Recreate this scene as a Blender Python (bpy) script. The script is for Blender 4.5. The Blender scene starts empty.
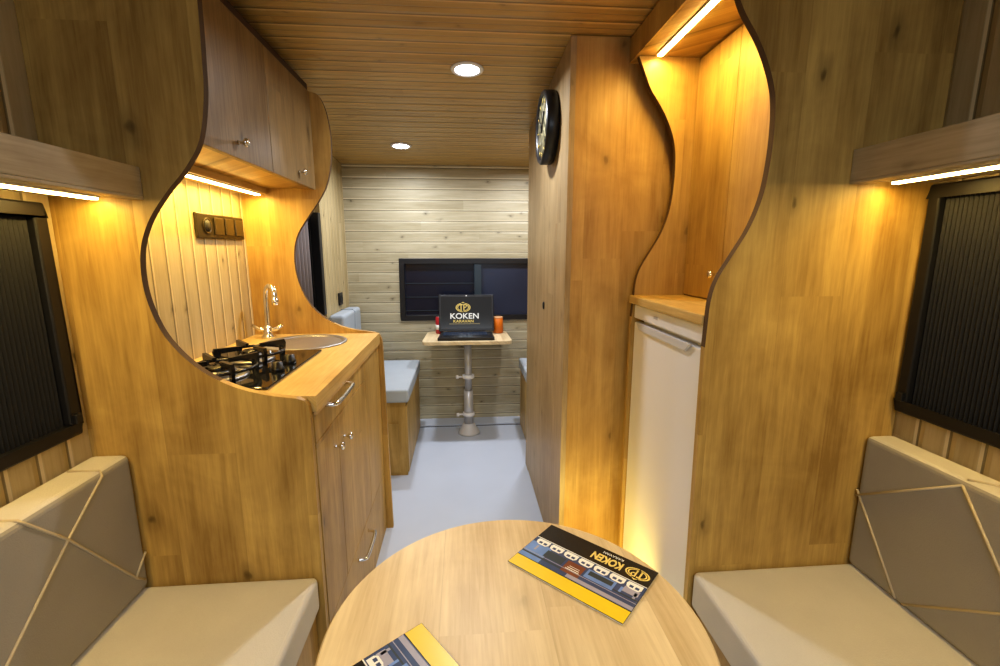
import bpy, bmesh, math, random
from mathutils import Vector, Matrix
random.seed(7)
COL = bpy.context.scene.collection
PI = math.pi

# ------------------------------------------------------------------ helpers
class MB:
    """collects shapes, then links them as ONE mesh object"""
    def __init__(s): s.bm = bmesh.new()
    def box(s, x0, x1, y0, y1, z0, z1, mi=0):
        v = [s.bm.verts.new(p) for p in ((x0,y0,z0),(x1,y0,z0),(x1,y1,z0),(x0,y1,z0),(x0,y0,z1),(x1,y0,z1),(x1,y1,z1),(x0,y1,z1))]
        for f in ((3,2,1,0),(4,5,6,7),(0,1,5,4),(1,2,6,5),(2,3,7,6),(3,0,4,7)):
            q = s.bm.faces.new([v[i] for i in f]); q.material_index = mi
        return s
    def prism(s, pts, a0, a1, axis='Y', mi=0):
        """pts in the plane across axis (x,z) for Y, (y,z) for X, (x,y) for Z"""
        def P(u, w, a):
            return (u, a, w) if axis == 'Y' else ((a, u, w) if axis == 'X' else (u, w, a))
        A = [s.bm.verts.new(P(u, w, a0)) for u, w in pts]
        B = [s.bm.verts.new(P(u, w, a1)) for u, w in pts]
        n = len(pts)
        s.bm.faces.new(A).material_index = mi
        s.bm.faces.new(B[::-1]).material_index = mi
        for i in range(n):
            s.bm.faces.new((A[i], B[i], B[(i+1) % n], A[(i+1) % n])).material_index = mi
        bmesh.ops.recalc_face_normals(s.bm, faces=s.bm.faces)
        return s
    def tube(s, pts, r, seg=12, cap=True, mi=0):
        pts = [Vector(p) for p in pts]
        rings = []
        n = len(pts)
        up = None
        for i, p in enumerate(pts):
            t = (pts[min(i+1, n-1)] - pts[max(i-1, 0)]).normalized()
            if up is None:
                up = Vector((0,0,1)) if abs(t.z) < .9 else Vector((1,0,0))
            a = t.cross(up).normalized(); b = a.cross(t).normalized(); up = b
            rr = r[i] if isinstance(r, (list, tuple)) else r
            rings.append([s.bm.verts.new(p + a*rr*math.cos(2*PI*k/seg) + b*rr*math.sin(2*PI*k/seg)) for k in range(seg)])
        for i in range(n-1):
            for k in range(seg):
                f = s.bm.faces.new((rings[i][k], rings[i][(k+1) % seg], rings[i+1][(k+1) % seg], rings[i+1][k])); f.smooth = True; f.material_index = mi
        if cap:
            s.bm.faces.new(rings[0][::-1]).material_index = mi; s.bm.faces.new(rings[-1]).material_index = mi
        return s
    def lathe(s, prof, c=(0,0,0), seg=32, axis='Z', mi=0, sx=1, sy=1):
        rings = []
        for r, h in prof:
            ring = []
            for k in range(seg):
                a = 2*PI*k/seg
                u, w = r*math.cos(a)*sx, r*math.sin(a)*sy
                p = (u, w, h) if axis == 'Z' else ((h, u, w) if axis == 'X' else (u, h, w))
                ring.append(s.bm.verts.new((p[0]+c[0], p[1]+c[1], p[2]+c[2])))
            rings.append(ring)
        for i in range(len(rings)-1):
            for k in range(seg):
                f = s.bm.faces.new((rings[i][k], rings[i][(k+1) % seg], rings[i+1][(k+1) % seg], rings[i+1][k])); f.smooth = True; f.material_index = mi
        if prof[0][0] > 1e-5: s.bm.faces.new(rings[0]).material_index = mi
        if prof[-1][0] > 1e-5: s.bm.faces.new(rings[-1][::-1]).material_index = mi
        return s
    def quad(s, pts, mi=0):
        s.bm.faces.new([s.bm.verts.new(p) for p in pts]).material_index = mi; return s
    def build(s, name, mat, parent=None, bevel=0, seg=2, kind=None, smooth=False):
        bmesh.ops.remove_doubles(s.bm, verts=s.bm.verts, dist=1e-6)
        bmesh.ops.recalc_face_normals(s.bm, faces=s.bm.faces)
        me = bpy.data.meshes.new(name); s.bm.to_mesh(me); s.bm.free()
        if smooth:
            for p in me.polygons: p.use_smooth = True
        for m in (mat if isinstance(mat, (list, tuple)) else [mat]): me.materials.append(m)
        o = bpy.data.objects.new(name, me); COL.objects.link(o)
        if parent is not None:
            o.parent = parent
            o.matrix_parent_inverse = Matrix.Identity(4)
        if bevel:
            b = o.modifiers.new('Bevel', 'BEVEL'); b.width = bevel; b.segments = seg; b.limit_method = 'ANGLE'; b.angle_limit = math.radians(40)
        if kind: o['kind'] = kind
        return o

def thing(name, label, cat, loc=(0,0,0), group=None):
    """Empty at the base; children meshes are written in world coordinates and shifted"""
    o = bpy.data.objects.new(name, None); COL.objects.link(o)
    o.location = loc; o.empty_display_size = .05
    o['label'] = label; o['category'] = cat
    if group: o['group'] = group
    return o
def part(mb, name, mat, parent, bevel=0, seg=2, label=None, smooth=False):
    """mesh collected in world coordinates -> child (at any depth) of a thing"""
    o = mb.build(name, mat, None, bevel, seg, None, smooth)
    off = Vector((0,0,0)); q = parent
    while q is not None:
        off += Vector(q.location); q = q.parent
    o.parent = parent
    o.data.transform(Matrix.Translation(-off))
    if label: o['label'] = label
    return o
def tag(o, label, cat, group=None):
    o['label'] = label; o['category'] = cat
    if group: o['group'] = group
    return o
def struct(mb, name, mat, bevel=0):
    return mb.build(name, mat, None, bevel, kind='structure')

def spline(pts, n=8):
    out = []
    P = [pts[0]] + list(pts) + [pts[-1]]
    for i in range(1, len(P)-2):
        p0, p1, p2, p3 = P[i-1], P[i], P[i+1], P[i+2]
        for k in range(n):
            t = k/n
            out.append(tuple(.5*((2*p1[j]) + (-p0[j]+p2[j])*t + (2*p0[j]-5*p1[j]+4*p2[j]-p3[j])*t*t + (-p0[j]+3*p1[j]-3*p2[j]+p3[j])*t**3) for j in range(len(p1))))
    out.append(tuple(pts[-1]))
    return out

def cut(o, cutter_mb):
    c = cutter_mb.build('cutter', M['oak'])
    m = o.modifiers.new('b', 'BOOLEAN'); m.object = c; m.operation = 'DIFFERENCE'; m.solver = 'EXACT'
    dg = bpy.context.evaluated_depsgraph_get(); dg.update()
    me = bpy.data.meshes.new_from_object(o.evaluated_get(dg))
    o.modifiers.remove(m); o.data = me
    bpy.data.objects.remove(c)

# ------------------------------------------------------------------ materials
class NT:
    def __init__(s, name, rough=.5, metal=0., spec=.5):
        s.m = bpy.data.materials.new(name); s.m.use_nodes = True
        s.t = s.m.node_tree; s.b = s.t.nodes['Principled BSDF']
        s.b.inputs['Roughness'].default_value = rough; s.b.inputs['Metallic'].default_value = metal
        s.b.inputs['Specular IOR Level'].default_value = spec
    def n(s, typ, **kw):
        o = s.t.nodes.new(typ)
        for k, v in kw.items(): setattr(o, k, v)
        return o
    def set(s, sock, v):
        if isinstance(v, bpy.types.NodeSocket): s.t.links.new(v, sock)
        else: sock.default_value = v
    def math(s, op, a, b=0., c=0.):
        o = s.n('ShaderNodeMath', operation=op); s.set(o.inputs[0], a); s.set(o.inputs[1], b); s.set(o.inputs[2], c); return o.outputs[0]
    def mix(s, f, a, b, mode='MIX'):
        o = s.n('ShaderNodeMix', data_type='RGBA', blend_type=mode)
        s.set(o.inputs[0], f)
        for i, v in ((6, a), (7, b)):
            s.set(o.inputs[i], v if isinstance(v, bpy.types.NodeSocket) else (*v, 1)[:4])
        return o.outputs[2]
    def noise(s, vec, scale, detail=3, rough=.5, dist=0):
        o = s.n('ShaderNodeTexNoise'); s.set(o.inputs['Vector'], vec)
        o.inputs['Scale'].default_value = scale; o.inputs['Detail'].default_value = detail
        o.inputs['Roughness'].default_value = rough; o.inputs['Distortion'].default_value = dist
        return o.outputs['Fac']
    def ramp(s, f, stops):
        o = s.n('ShaderNodeValToRGB'); s.set(o.inputs[0], f)
        e = o.color_ramp.elements
        while len(e) < len(stops): e.new(.5)
        for i, (p, c) in enumerate(stops): e[i].position = p; e[i].color = (*c, 1)[:4] if not isinstance(c, float) else (c, c, c, 1)
        return o.outputs[0]
    def bump(s, h, strength=.3, dist=.002):
        o = s.n('ShaderNodeBump'); s.set(o.inputs['Height'], h); o.inputs['Strength'].default_value = strength; o.inputs['Distance'].default_value = dist
        s.t.links.new(o.outputs[0], s.b.inputs['Normal'])
    def color(s, c):
        s.set(s.b.inputs['Base Color'], c if isinstance(c, bpy.types.NodeSocket) else (*c, 1)[:4])

def plain(name, col, rough=.5, metal=0., spec=.5, var=.08, scale=20, bump=0):
    t = NT(name, rough, metal, spec)
    tc = t.n('ShaderNodeTexCoord').outputs['Object']
    f = t.noise(tc, scale, 3)
    t.color(t.mix(f, tuple(c*(1-var) for c in col), tuple(min(1, c*(1+var)) for c in col)))
    if bump: t.bump(t.noise(tc, scale*20, 2), bump, .001)
    return t.m

def wood(name, light, dark, axis='Z', board=.14, length=1.1, groove=0., knots=.6, grain=1., rough=.42, tone=.25, blotch=.5, seed=0., beads=1, lite=.5, kscale=5.0):
    """oak laminate / pine boards; axis is the direction of the grain"""
    t = NT(name, rough, 0, .35)
    tc = t.n('ShaderNodeTexCoord').outputs['Object']
    sp = t.n('ShaderNodeSeparateXYZ'); t.t.links.new(tc, sp.inputs[0])
    ax = 'XYZ'.index(axis)
    l = sp.outputs[ax]
    oth = [i for i in range(3) if i != ax]
    u = t.math('ADD', t.math('ADD', sp.outputs[oth[0]], sp.outputs[oth[1]]), 10.+seed)
    ub = t.math('DIVIDE', u, board)
    idx = t.math('FLOOR', ub); fr = t.math('FRACT', ub)
    wn = t.n('ShaderNodeTexWhiteNoise', noise_dimensions='1D'); t.set(wn.inputs['W'], idx)
    r1 = wn.outputs['Value']
    lb = t.math('ADD', t.math('DIVIDE', l, length), t.math('MULTIPLY', r1, 3.7))
    lidx = t.math('FLOOR', lb)
    wn2 = t.n('ShaderNodeTexWhiteNoise', noise_dimensions='2D')
    cb = t.n('ShaderNodeCombineXYZ'); t.set(cb.inputs[0], idx); t.set(cb.inputs[1], lidx); t.t.links.new(cb.outputs[0], wn2.inputs['Vector'])
    r2 = wn2.outputs['Value']
    # stretched coordinate, shifted per board so the figure breaks at each stave
    gv = t.n('ShaderNodeCombineXYZ')
    t.set(gv.inputs[0], t.math('MULTIPLY', u, 1.)); t.set(gv.inputs[1], t.math('MULTIPLY', l, .05)); t.set(gv.inputs[2], t.math('MULTIPLY', r2, 9.))
    g1 = t.noise(gv.outputs[0], 130, 4, .65, .2)
    gv2 = t.n('ShaderNodeCombineXYZ')
    t.set(gv2.inputs[0], t.math('MULTIPLY', u, 1.)); t.set(gv2.inputs[1], t.math('MULTIPLY', l, .13)); t.set(gv2.inputs[2], t.math('MULTIPLY', r2, 5.))
    g2 = t.noise(gv2.outputs[0], 16, 5, .5, .5)
    g3 = t.noise(tc, 3.6, 4, .62, .8)
    f = t.math('ADD', t.math('MULTIPLY', t.math('SUBTRACT', g1, .5), 1.5*grain), t.math('MULTIPLY', t.math('SUBTRACT', g2, .5), 1.9*blotch+.5))
    f = t.math('ADD', f, t.math('MULTIPLY', t.math('SUBTRACT', r2, .5), tone*2))
    f = t.math('ADD', f, t.math('MULTIPLY', t.math('SUBTRACT', g3, .5), blotch*1.9))
    f = t.math('ADD', f, .5); 
    cl = t.n('ShaderNodeClamp'); t.set(cl.inputs[0], f); f = cl.outputs[0]
    col = t.mix(f, dark, light)
    if knots > 0:
        kv = t.n('ShaderNodeCombineXYZ')
        t.set(kv.inputs[0], u); t.set(kv.inputs[1], t.math('MULTIPLY', l, .55)); t.set(kv.inputs[2], 0.)
        nz = t.n('ShaderNodeTexNoise'); t.t.links.new(kv.outputs[0], nz.inputs['Vector']); nz.inputs['Scale'].default_value = 25
        mv = t.n('ShaderNodeVectorMath', operation='MULTIPLY_ADD'); t.t.links.new(nz.outputs['Color'], mv.inputs[0]); mv.inputs[1].default_value = (.035,.03,0); t.t.links.new(kv.outputs[0], mv.inputs[2])
        vo = t.n('ShaderNodeTexVoronoi', voronoi_dimensions='2D'); t.t.links.new(mv.outputs[0], vo.inputs['Vector']); vo.inputs['Scale'].default_value = kscale
        sc = t.n('ShaderNodeSeparateColor'); t.t.links.new(vo.outputs['Color'], sc.inputs[0])
        has = t.math('GREATER_THAN', sc.outputs[0], .5)
        k = t.ramp(vo.outputs['Distance'], [(0., 1.), (.022, .85), (.045, .35), (.13, 0.)])
        k = t.math('MULTIPLY', t.math('MULTIPLY', k, has), knots)
        col = t.mix(k, col, tuple(c*.38 for c in dark))
    if groove > 0:
        d = t.math('ABSOLUTE', t.math('SUBTRACT', fr, .5))      # .5 at the joint
        gm = t.math('GREATER_THAN', d, .5-.0028/board)
        lm = t.math('LESS_THAN', t.math('ABSOLUTE', t.math('SUBTRACT', fr, .0065/board)), .0035/board)  # pale line beside each joint: bevel highlight painted into the colour
        col = t.mix(t.math('MULTIPLY', lm, lite), col, tuple(min(1, c*1.5+.08) for c in light))
        col = t.mix(t.math('MULTIPLY', gm, groove), col, tuple(c*.25 for c in dark))
        h = t.ramp(d, [(.5-.012/board if board > .03 else .3, 1.), (.5, 0.)])
        if beads > 1:
            fb = t.math('FRACT', t.math('MULTIPLY', ub, float(beads)))
            db = t.math('ABSOLUTE', t.math('SUBTRACT', fb, .5))
            bmk = t.math('GREATER_THAN', db, .5-.0022*beads/board)
            col = t.mix(t.math('MULTIPLY', bmk, groove*.5), col, tuple(c*.4 for c in dark))
            h = t.math('MULTIPLY', h, t.ramp(db, [(.40, 1.), (.5, .3)]))
        t.bump(t.math('ADD', h, t.math('MULTIPLY', g1, .08)), .8, .004)
    else:
        sm = t.math('GREATER_THAN', t.math('ABSOLUTE', t.math('SUBTRACT', fr, .5)), .5-.0007/board)
        col = t.mix(t.math('MULTIPLY', sm, .22), col, tuple(c*.6 for c in dark))
        t.bump(g1, .12, .001)
    t.color(col)
    return t.m

OAK_L, OAK_D = (.60,.40,.122), (.29,.168,.042)
M = {}
M['oak'] = wood('oak_panel', OAK_L, OAK_D, 'Z', .15, 1.15, knots=.9, tone=.13, blotch=.62, grain=.65)
M['oakb'] = wood('oak_panel_variant', (.58,.385,.125), (.33,.19,.055), 'Z', .13, .9, knots=.7, seed=3.3, tone=.12, blotch=.62, grain=.65)
M['oakdoor'] = wood('oak_cabinet_door', (.55,.37,.13), (.32,.20,.055), 'Z', .16, 1.2, knots=.9, seed=1.7, tone=.12, blotch=.75, grain=.7)
M['oakh'] = wood('oak_worktop', (.70,.50,.20), (.48,.31,.10), 'Y', .12, .8, knots=.3, seed=.4)
M['oakx'] = wood('oak_shelf_board', (.52,.43,.28), (.34,.27,.16), 'Y', .10, .7, knots=.4, seed=2.4)
M['table'] = wood('oak_table_top', (.76,.63,.41), (.52,.39,.22), 'Y', .17, .6, knots=.35, grain=.8, blotch=.6, rough=.38, seed=5.1)
M['edge'] = wood('oak_edge_band', (.13,.075,.03), (.08,.045,.018), 'Z', .3, 3, knots=0, rough=.8)
M['edgel'] = wood('oak_edge_light', (.62,.42,.19), (.45,.28,.11), 'Z', .3, 3, knots=0)
M['pine_wall'] = wood('pine_boards_horizontal', (.52,.475,.35), (.34,.295,.19), 'X', .0685, 2.2, groove=.55, knots=1., grain=.8, tone=.2, blotch=.4, rough=.45, lite=.6, kscale=9.)
M['pine_side'] = wood('pine_boards_vertical', (.56,.46,.27), (.36,.275,.135), 'Z', .068, 2.2, groove=.65, knots=1., grain=.7, tone=.22, blotch=.35, rough=.45, lite=.36, kscale=9.)
M['pine_ceil'] = wood('pine_boards_ceiling', (.60,.42,.17), (.42,.26,.08), 'X', .070, 1.6, groove=.6, knots=.55, grain=.8, tone=.2, blotch=.3, rough=.28, seed=.03, beads=2, lite=.3, kscale=9.)
M['floor'] = plain('grey_blue_vinyl_floor', (.56,.62,.74), .25, 0, .5, .05, 4)
M['white'] = plain('white_enamel', (.78,.77,.78), .3, var=.01)
M['white2'] = plain('off_white_plastic', (.58,.58,.60), .4, var=.02)
M['grey_metal'] = plain('grey_painted_metal', (.50,.50,.52), .35, .3, var=.03)
M['chrome'] = plain('chrome', (.85,.85,.86), .12, 1., var=.02)
M['steel'] = plain('brushed_steel', (.36,.36,.38), .35, .75, var=.05, scale=60)
M['black'] = plain('black_plastic', (.012,.012,.014), .35, var=.2)
M['blackm'] = plain('black_enamel', (.010,.010,.012), .22, var=.2)
M['frame'] = plain('black_window_frame', (.012,.012,.014), .4, var=.1)
M['bluef'] = plain('dark_blue_grey_frame', (.03,.045,.06), .35, var=.1)
M['glassd'] = plain('night_dark_glass', (.008,.011,.026), .22, 0, .6, var=.3, scale=4)
M['glassd2'] = plain('night_dark_glass_pane', (.022,.030,.060), .3, 0, .6, var=.3, scale=4)
M['hob'] = plain('black_hob_glass', (.010,.010,.010), .05, 0, .7, var=.1)
M['rubber'] = plain('dark_rubber', (.02,.02,.02), .6)
M['bronze'] = plain('bronze_switch_frame', (.055,.042,.018), .35, .5, var=.1)
M['bronzel'] = plain('light_bronze_switch', (.085,.062,.028), .3, .5, var=.1)
M['gold'] = plain('gold_print', (.80,.62,.18), .45, var=.03)
M['printw'] = plain('white_print', (.85,.85,.82), .5, var=.02)
M['yellow'] = plain('yellow_print', (.85,.62,.02), .3, var=.03)
M['pblack'] = plain('black_paper', (.018,.017,.016), .25, var=.1)
M['pgrey'] = plain('grey_lilac_print', (.38,.37,.48), .3, var=.1)
M['pblue'] = plain('blue_print', (.04,.07,.18), .3, var=.3, scale=40)
M['psky'] = plain('sky_blue_print', (.16,.28,.62), .3, var=.3, scale=40)
M['pbrown'] = plain('brown_print', (.20,.06,.02), .3, var=.2, scale=60)
M['paper'] = plain('paper_edge', (.75,.72,.62), .5)
M['red'] = plain('red_plastic', (.45,.02,.03), .35)
M['orange'] = plain('orange_plastic', (.62,.16,.01), .4)
M['curtain'] = plain('grey_curtain', (.20,.17,.17), .85, bump=.2)
M['dark_strip'] = plain('dark_brown', (.035,.012,.010), .5)

def fabric(name, col, scale=1.):
    t = NT(name, .85, 0, .25)
    tc = t.n('ShaderNodeTexCoord').outputs['Object']
    a = t.noise(tc, 9, 3); b = t.noise(tc, 420, 2)
    f = t.math('ADD', t.math('MULTIPLY', a, .6), t.math('MULTIPLY', b, .4))
    t.color(t.mix(f, tuple(c*.86 for c in col), tuple(c*1.1 for c in col)))
    t.bump(t.math('ADD', t.math('MULTIPLY', a, 2.), b), .25, .002)
    return t.m
M['fab'] = fabric('beige_leatherette', (.62,.59,.53))
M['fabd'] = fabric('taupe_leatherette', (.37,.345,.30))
M['pipe'] = fabric('cream_piping', (.55,.47,.33))
M['fabb'] = fabric('pale_blue_grey_leatherette', (.40,.445,.50))
M['pipeb'] = fabric('blue_grey_piping', (.22,.26,.31))

def emit(name, col, s):
    t = NT(name, .5); t.color(tuple(c*.4 for c in col)); t.b.inputs['Emission Color'].default_value = (*col, 1); t.b.inputs['Emission Strength'].default_value = s; return t.m
M['led'] = emit('led_diffuser', (1,.72,.26), 34)
M['down'] = emit('downlight_diffuser', (.93,.95,1), 14)

def blind_mat():
    t = NT('black_pleated_mesh', .55, 0, .4)
    tc = t.n('ShaderNodeTexCoord').outputs['Object']
    f = t.noise(tc, 300, 2)
    t.color(t.mix(f, (.004,.004,.0045), (.016,.016,.016)))
    return t.m
M['blind'] = blind_mat()
def clock_mat():
    t = NT('clock_face_print', .35)
    tc = t.n('ShaderNodeTexCoord').outputs['Object']
    f = t.noise(tc, 45, 4, .7)
    t.color(t.ramp(f, [(.40, (.03,.03,.02)), (.52, (.22,.20,.12)), (.66, (.50,.46,.30))]))
    return t.m
M['clock'] = clock_mat()

# ------------------------------------------------------------------ dimensions (metres)
XL, XR = -.84, 1.05
YB, YF = 3.18, -.95
def CZ(y): return 1.88 - .065*(y-1.5)
P1, P2, T = 1.03, 1.875, .018         # left dividers
Q1, Q2 = .98, 1.47                   # right dividers
KX = -.355                            # kitchen front

# ------------------------------------------------------------------ setting
struct(MB().box(XL-.1, XR+.1, YF-.1, YB+.1, -.06, 0), 'floor', M['floor'])
m = MB(); m.prism([(YF-.1, CZ(YF-.1)), (YB+.1, CZ(YB+.1)), (YB+.1, CZ(YB+.1)+.05), (YF-.1, CZ(YF-.1)+.05)], XL-.1, XR+.1, 'X')
struct(m, 'ceiling', M['pine_ceil'])
def wall_with_hole(name, x0, x1, yh0, yh1, zh0, zh1, mat, h2=None):
    m = MB()
    holes = [(yh0, yh1, zh0, zh1)] + ([h2] if h2 else [])
    ys = sorted({YF-.1, YB+.1} | {h[0] for h in holes} | {h[1] for h in holes})
    for a, b in zip(ys[:-1], ys[1:]):
        h = [h for h in holes if h[0] <= a+1e-6 and h[1] >= b-1e-6]
        if h:
            m.box(x0, x1, a, b, 0, h[0][2]); m.box(x0, x1, a, b, h[0][3], 2.1)
        else: m.box(x0, x1, a, b, 0, 2.1)
    return struct(m, name, mat)
wall_with_hole('wall_left', XL-.05, XL, .02, .985, .85, 1.30, M['pine_side'], (2.02, 2.62, .89, 1.38))
wall_with_hole('wall_right', XR, XR+.05, .02, .965, .855, 1.345, M['pine_side'])
m = MB(); wz0, wz1, wx0, wx1 = .748, 1.150, -.424, .60
m.box(XL-.05, wx0, YB, YB+.05, 0, 2); m.box(wx1, XR+.05, YB, YB+.05, 0, 2)
m.box(wx0, wx1, YB, YB+.05, 0, wz0); m.box(wx0, wx1, YB, YB+.05, wz1, 2)
struct(m, 'wall_back', M['pine_wall'])
struct(MB().box(XL-.05, XR+.05, YF-.05, YF, 0, 2.1), 'wall_front', M['pine_wall'])
struct(MB().box(XL, XR, 3.045, 3.05, 0, .003), 'trim_1', M['rubber'])
struct(MB().box(XL, XR, 3.05, YB, 0, .012), 'trim_2', M['floor'])

struct(MB().box(XL+.0005, -.782, 2.6505, YB-.0005, 0, 1.9), 'trim_3', M['pine_side'])
# cabin windows beside the seats
def side_window(name, xw, sgn, y0, y1, z0, z1):
    """xw wall face, sgn = direction into the room"""
    root = bpy.data.objects.new(name, None); COL.objects.link(root); root.location = (xw, (y0+y1)/2, z0); root['kind'] = 'structure'
    a, b = sorted((xw - sgn*.02, xw + sgn*.016)); f = .026
    m = MB().box(a, b, y0, y1, z0, z0+f).box(a, b, y0, y1, z1-f, z1).box(a, b, y0, y0+f, z0+f, z1-f).box(a, b, y1-f, y1, z0+f, z1-f)
    part(m, 'window_frame', M['frame'], root, .004)
    # pleated blind: vertical zig-zag folds
    m = MB(); n = 210; Y0, Y1 = y0+f, y1-f; pts = []
    for i in range(n+1):
        y = Y0 + (Y1-Y0)*i/n
        pts.append((xw + sgn*(.0035 if i % 2 else -.0005), y))
    for (xa, ya), (xb, yb) in zip(pts[:-1], pts[1:]):
        m.quad([(xa,ya,z0+f), (xb,yb,z0+f), (xb,yb,z1-f), (xa,ya,z1-f)])
    part(m, 'pleated_blind', M['blind'], root)
    part(MB().box(*sorted((xw-sgn*.03, xw-sgn*.035)), Y0, Y1, z0+f, z1-f), 'glass_pane', M['glassd'], root)
    m = MB().box(*sorted((xw+sgn*.016, xw+sgn*.027)), y1-.025, y1-.008, z0+.03, z0+.05)
    part(m, 'latch', M['black'], root, .002)
    return root
side_window('window_1', XL, 1, -.05, 1.0, .83, 1.312)
side_window('window_2', XR, -1, -.05, .972, .838, 1.362)
# window in the left wall of the rear lounge
root = bpy.data.objects.new('window_3', None); COL.objects.link(root); root.location = (XL, 2.3, .88); root['kind'] = 'structure'
y0, y1, z0, z1, f = 2.0, 2.64, .87, 1.40, .035
m = MB().box(XL-.02, XL+.015, y0, y1, z0, z0+f).box(XL-.02, XL+.015, y0, y1, z1-f, z1).box(XL-.02, XL+.015, y0, y0+f, z0+f, z1-f).box(XL-.02, XL+.015, y1-f, y1, z0+f, z1-f)
part(m, 'window_frame', M['frame'], root, .003)
part(MB().box(XL+.0155, -.779, 2.605, 2.65, .86, 1.42), 'jamb', M['frame'], root, .003)
part(MB().box(XL-.03, XL-.02, y0+f, y1-f, z0+f, z1-f), 'glass_pane', M['glassd'], root)
# rear window
root = bpy.data.objects.new('window_4', None); COL.objects.link(root); root.location = (.09, YB, wz0); root['kind'] = 'structure'
f = .022
m = MB().box(wx0-.012, wx1+.012, YB-.012, YB+.02, wz0-.014, wz0+f).box(wx0-.012, wx1+.012, YB-.012, YB+.02, wz1-f, wz1+.014)
m.box(wx0-.012, wx0+f, YB-.012, YB+.02, wz0+f, wz1-f).box(wx1-f, wx1+.012, YB-.012, YB+.02, wz0+f, wz1-f)
part(m, 'window_frame', M['frame'], root, .003)
part(MB().box(.075, .125, YB-.008, YB+.02, wz0+f, wz1-f), 'sliding_rail', M['bluef'], root, .003)
part(MB().box(wx0+f, .075, YB+.022, YB+.026, wz0+f, wz1-f), 'glass_pane', M['glassd'], root)
part(MB().box(.125, wx1-f, YB+.012, YB+.016, wz0+f, wz1-f), 'glass_pane', M['glassd2'], root)
m = MB()
for k in range(3):
    z = wz0+f+.03+k*.095
    m.box(wx0+f, .075, YB+.018, YB+.021, z, z+.004)
part(m, 'blind_bar', M['bluef'], root)

# curtain by the lounge window
m = MB(); pts = []
for i in range(61):
    y = 2.02 + .42*i/60
    pts.append((XL+.048+.014*math.sin(i*.9), y))
for (xa, ya), (xb, yb) in zip(pts[:-1], pts[1:]): m.quad([(xa,ya,.86), (xb,yb,.86), (xb,yb,1.42), (xa,ya,1.42)])
o = m.build('curtain', M['curtain'], smooth=True)
so = o.modifiers.new('Solidify', 'SOLIDIFY'); so.thickness = .002
tag(o, 'grey-brown gathered curtain hanging at the dark left lounge window behind the kitchen', 'curtain')

# ------------------------------------------------------------------ dividing panels with wavy edges
curveL1 = spline([(-.505,1.905), (-.507,1.80), (-.508,1.70), (-.511,1.60), (-.516,1.52), (-.534,1.44), (-.568,1.385), (-.613,1.334), (-.655,1.275), (-.678,1.21), (-.680,1.13), (-.660,1.053), (-.628,1.0), (-.586,.957), (-.54,.927), (-.495,.908), (-.44,.894), (-.385,.886)], 6)
pl1 = [(XL, 0), (XL, CZ(P1)-.002)] + [(x, min(z, CZ(P1)-.002)) for x, z in curveL1] + [(-.368,.880), (-.360,.868), (-.357,.85), (-.357, 0)]
def panel(name, pts, y0, lab, mat=None, curve_x=None):
    m = MB(); m.prism(pts, y0, y0+T, 'Y')
    m.bm.faces.ensure_lookup_table()
    for f in m.bm.faces:                       # the bent cut edge shows darker edging
        f.normal_update()
        if abs(f.normal.y) < .5 and f.calc_center_median().z > .93: f.material_index = 1
    o = m.build(name, [mat or M['oak'], M['edge']])
    tag(o, lab, 'partition')
    return o
def movedown(o, loc):
    o.data.transform(Matrix.Translation(-Vector(loc))); o.location = loc
    return o
panel('wavy_divider', pl1, P1, 'oak divider panel with a large wavy cutout between the left seat and the kitchen')
curveL2 = spline([(-.575,1.80), (-.548,1.797), (-.527,1.782), (-.509,1.74), (-.498,1.68), (-.495,1.62), (-.502,1.54), (-.520,1.47), (-.553,1.41), (-.60,1.345), (-.643,1.28), (-.662,1.21), (-.661,1.13), (-.643,1.06), (-.612,1.0), (-.565,.952), (-.508,.918), (-.45,.900), (-.40,.892), (-.365,.886)], 6)
pl2 = [(XL, 0), (XL, 1.80)] + curveL2 + [(-.348,.876), (-.340,.858), (-.338,.83), (-.328, 0)]
panel('wavy_divider', pl2, P2, 'oak end panel with a wavy edge on the far side of the sink and hob', M['oakb'])
def right_curve(top):
    return [(x, z) for x, z in spline([(.505,1.86), (.520,1.80), (.540,1.755), (.566,1.70), (.602,1.65), (.630,1.60), (.650,1.545), (.657,1.48), (.655,1.40), (.645,1.33), (.622,1.265), (.588,1.205), (.560,1.155), (.548,1.11), (.545,1.06)], 6)]
cr = right_curve(0)
pr1 = [(XR, 0), (XR, CZ(Q1)-.002), (.50, CZ(Q1)-.002)] + [(x+.007, z) for x, z in cr] + [(.550,1.0), (.561,.0)]
panel('wavy_divider', pr1, Q1, 'oak divider panel with an S-shaped edge between the right seat and the fridge')
cr2 = [(x+.020, z+.004) for x, z in cr if z < 1.795]
pr2 = [(XR, 0), (XR, 1.80), (.542, 1.80)] + cr2 + [(.560,1.0), (.560,.0)]
panel('wavy_divider', pr2, Q2, 'oak side panel with an S-shaped edge between the fridge alcove and the tall cabinet', M['oakb'])

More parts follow.
